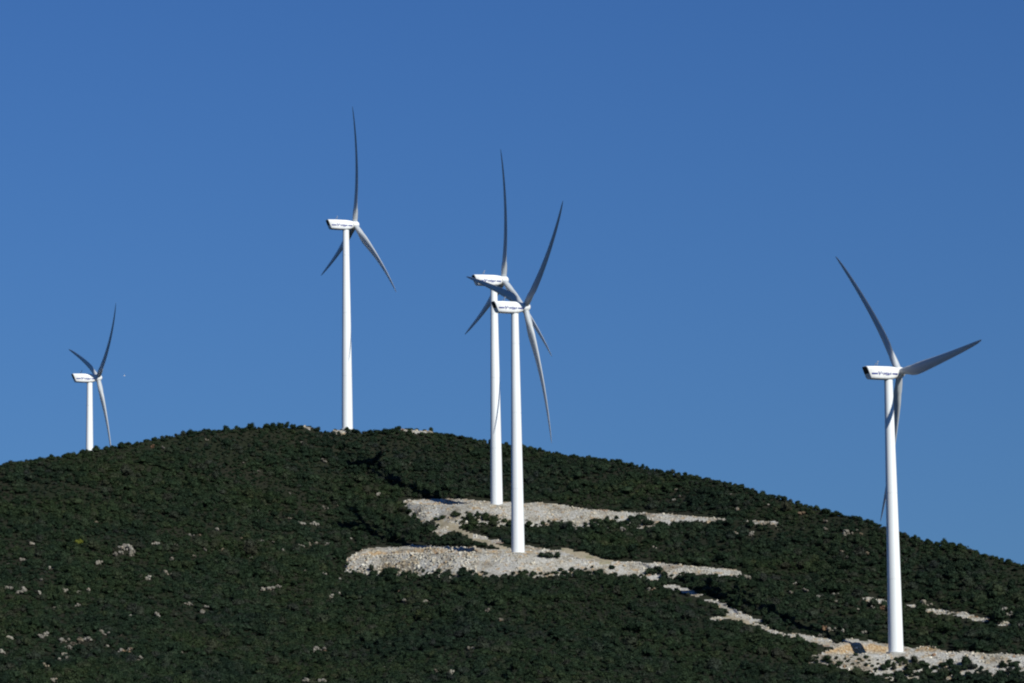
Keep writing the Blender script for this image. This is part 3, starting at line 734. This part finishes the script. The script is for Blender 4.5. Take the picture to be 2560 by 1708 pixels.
def mast_mesh():
    V, Fc = [], []
    def rod(a, b, r):
        a, b = Vector(a), Vector(b); d = (b - a).normalized(); u = d.orthogonal().normalized(); w = d.cross(u); k = len(V)
        for p in (a, b):
            for j in range(6): V.append(p + r * (math.cos(j * 1.0472) * u + math.sin(j * 1.0472) * w))
        for j in range(6): Fc.append((k + j, k + (j + 1) % 6, k + 6 + (j + 1) % 6, k + 6 + j))
        Fc.append(tuple(range(k + 5, k - 1, -1))); Fc.append(tuple(range(k + 6, k + 12)))
    rod((-4.3, 0.5, 1.45), (-3.6, 0.5, 2.35), 0.07); rod((-3.9, -0.5, 1.45), (-3.55, -0.5, 2.9), 0.07)
    rod((-3.62, 0.5, 2.35), (-3.55, -0.5, 2.35), 0.05); rod((-3.75, -0.5, 2.85), (-3.25, -0.5, 2.95), 0.09); rod((-3.8, 0.5, 2.35), (-3.4, 0.5, 2.45), 0.08)
    return mesh_from('weather_mast', V, Fc, (M_STEEL,), smooth=False)
def hub_mesh():
    n = 28; rings = []      # along +X, rotor centre at 0
    for (x, r) in ((-0.98, 1.2), (-0.95, 1.42), (-0.5, 1.55), (0.2, 1.58), (0.8, 1.46), (1.25, 1.18), (1.6, 0.8), (1.8, 0.42), (1.86, 0.1)):
        rings.append([(x, r * math.cos(2 * math.pi * j / n), r * math.sin(2 * math.pi * j / n)) for j in range(n)])
    V, Fc = loft(rings)
    return mesh_from('hub', V, Fc, (M_NAC,))
def blade_mesh():
    """span +Z, upwind +X, leading edge towards +Y"""
    rs0 = [0.6, 1.4, 2.2, 3.2, 4.5, 6, 7.5, 9, 11, 13.5, 16, 19, 22, 25, 28, 31, 34, 37, 39.5, 41.5, 43, 44, 44.6, 45]
    rr = [0.6, 2.2, 4.5, 6.5, 9, 12, 16, 22, 28, 34, 39, 42, 43.6, 44.6, 45]
    cc = [1.9, 1.9, 2.35, 3.0, 3.5, 3.3, 2.9, 2.35, 1.9, 1.5, 1.15, 0.85, 0.6, 0.36, 0.12]
    tt = [1.0, 1.0, 0.72, 0.5, 0.36, 0.30, 0.26, 0.22, 0.20, 0.18, 0.16, 0.15, 0.15, 0.15, 0.15]
    tw = [19, 19, 18, 16.5, 14, 11.5, 9, 6.5, 4.5, 3, 2, 1.5, 1.2, 1, 1]
    rs = []
    for a, b in zip(rs0[:-1], rs0[1:]): rs += [a, a + (b - a) / 3, a + 2 * (b - a) / 3]
    rs.append(45)
    n = 64; rings = []
    for r in rs:
        c, th, be = np.interp(r, rr, cc), np.interp(r, rr, tt), R(np.interp(r, rr, tw) - 4.0)
        rnd = np.clip((6.5 - r) / 4.5, 0, 1); ring = []
        q = r / 45.0; bend = 4 * 1.2 * q * (1 - q)
        for j in range(n):
            a = 2 * math.pi * j / n
            xc = 0.5 * (1 + math.cos(a))                     # 0 leading edge, 1 trailing edge
            y4 = 5 * th * (0.2969 * math.sqrt(xc) - 0.126 * xc - 0.3516 * xc ** 2 + 0.2843 * xc ** 3 - 0.1036 * xc ** 4)
            y4 *= math.copysign(1, math.sin(a)) if abs(math.sin(a)) > 1e-6 else 0
            camber = 0.035 * (1 - (2 * xc - 1) ** 2)
            fo, th_ = (0.30 - xc) * c, -(y4 + camber) * c     # towards the leading edge / upwind side is the pressure side
            ci, si = -0.5 * math.cos(a) * c, -0.5 * math.sin(a) * c
            fo = fo * (1 - rnd) + ci * rnd; th_ = th_ * (1 - rnd) + si * rnd
            Y = fo * math.cos(be) - th_ * math.sin(be); X = fo * math.sin(be) + th_ * math.cos(be)
            ring.append((X + bend, Y, r))
        rings.append(ring)
    V, Fc = loft(rings)
    return mesh_from('blade', V, Fc, (M_BLADE,))
def foundation_mesh():
    n = 40; rings = []
    for (z, r) in ((-2.5, 2.7), (-0.04, 2.7), (0.02, 2.65), (0.03, 1.9)):
        rings.append([(r * math.cos(2 * math.pi * j / n), r * math.sin(2 * math.pi * j / n), z) for j in range(n)])
    V, Fc = loft(rings); return mesh_from('foundation', V, Fc, (M_CONC,), smooth=False)

def make_turbine():
    t = bpy.data.objects.new('wind_turbine', None); COL.objects.link(t)
    link('foundation', foundation_mesh(), t)
    link('tower', tower_mesh(), t)
    nc = link('nacelle', nacelle_mesh(), t); nc.location = (0, 0, H_HUB)
    link('rear_vent', vent_mesh(), nc); link('weather_mast', mast_mesh(), nc)
    h = link('hub', hub_mesh(), t); h.matrix_local = Matrix.Translation((OVER, 0, H_HUB)) @ Matrix.Rotation(-TILT, 4, 'Y')
    bm_ = blade_mesh()
    for k in range(3):
        bl = link('blade', bm_, t); bl.shadow_terminator_geometry_offset = 1.0; bl.shadow_terminator_normal_offset = 0.3
    return t
def copy_tree(o, parent=None):
    c = o.copy(); COL.objects.link(c)
    if parent is not None: c.parent = parent
    for ch in list(o.children): copy_tree(ch, c)
    return c
def pose(t, base, yaw, theta, dtip):
    t.location = base; t.rotation_euler = (0, 0, yaw)
    ct, st_ = math.cos(TILT), math.sin(TILT)
    nv = Vector((ct, 0, st_)); zt = Vector((-st_, 0, ct)); u = Vector((0, -1, 0)); hubp = Vector((OVER, 0, H_HUB))
    k = 0
    for ch in t.children:
        if not ch.name.startswith('blade'): continue
        th = theta + k * 2 * math.pi / 3; k += 1
        s = math.cos(th) * zt + math.sin(th) * u
        a = math.atan2(dtip, 45.0)
        s2 = math.cos(a) * s + math.sin(a) * nv; n2 = math.cos(a) * nv - math.sin(a) * s
        y2 = s2.cross(n2)
        m = Matrix.Identity(4)
        for i in range(3): m[i][0], m[i][1], m[i][2], m[i][3] = n2[i], y2[i], s2[i], hubp[i]
        ch.matrix_local = m
YAW = 23.646
TURB = [
    ('E', (105.25, 809.24, -0.24), -0.32, 84.1, -0.75, 'nearest white wind turbine at the right, one blade pointing right, foot on rubble'),
    ('D', (0.99, 914.63, 32.36), 1.36, 49.5, 0.27, 'white wind turbine rising from the lower rubble terrace in front of another turbine'),
    ('C', (-5.97, 986.24, 50.39), -1.72, 11.5, 0.45, 'white wind turbine on the upper terrace partly hidden by the turbine in front'),
    ('B', (-62.44, 1089.39, 85.77), 0.2, 11.7, 0.47, 'white wind turbine standing alone on the hill summit'),
    ('A', (-179.54, 1226.40, 42.14), 0.48, 51.4, 0.42, 'small far wind turbine at the left with its foot hidden behind the hill'),
]
proto = make_turbine()
for k, (key, base, dy, th, dtip, lb) in enumerate(TURB):
    t = proto if k == 0 else copy_tree(proto)
    pose(t, base, R(YAW + dy), R(th), dtip)
    tag(t, lb, 'wind turbine', 'wind turbines on the hill')

# ------------------------------------------------------------------ a gull beside the far turbine
def gull():
    V, Fc = [], []
    rings = []
    for (x, r) in ((-0.30, 0.015), (-0.2, 0.05), (-0.05, 0.085), (0.1, 0.085), (0.2, 0.055), (0.26, 0.055), (0.31, 0.035), (0.37, 0.008)):
        rings.append([(x, r * math.cos(j * 0.785), r * math.sin(j * 0.785)) for j in range(8)])
    V, Fc = loft(rings)
    for s in (1, -1):
        k = len(V)
        st = [(0.05, 0.11, 0.04, 0.02), (0.32, 0.10, 0.17, 0.016), (0.62, 0.02, 0.15, 0.01)]
        for (y, x, z, th) in st:
            c = 0.16 if y < 0.6 else 0.03
            V += [(x, s * y, z + th), (x - c, s * y, z), (x, s * y, z - th)]
        for q in range(2):
            a = k + q * 3
            for j in range(3): Fc.append((a + j, a + (j + 1) % 3, a + 3 + (j + 1) % 3, a + 3 + j))
        Fc.append((k + 6, k + 7, k + 8))
    k = len(V); V += [(-0.28, 0.03, 0.01), (-0.28, -0.03, 0.01), (-0.46, -0.07, 0.0), (-0.46, 0.07, 0.0), (-0.30, 0, -0.01)]
    Fc += [(k, k + 1, k + 2, k + 3), (k + 4, k + 3, k + 2), (k + 4, k, k + 3), (k + 4, k + 2, k + 1)]
    return mesh_from('gull', V, Fc, (M_NAC,))
d = (311 - 1280) / F_PX * RT - (939.5 - 854) / F_PX * UP + FWD
g = link('gull', gull()); g.location = Vector(d / d[1] * 1000.0); g.rotation_euler = (R(25), R(-10), R(200)); g.scale = (1.1, 1.1, 1.1)
tag(g, 'tiny white gull flying in the sky right of the far left turbine', 'bird')
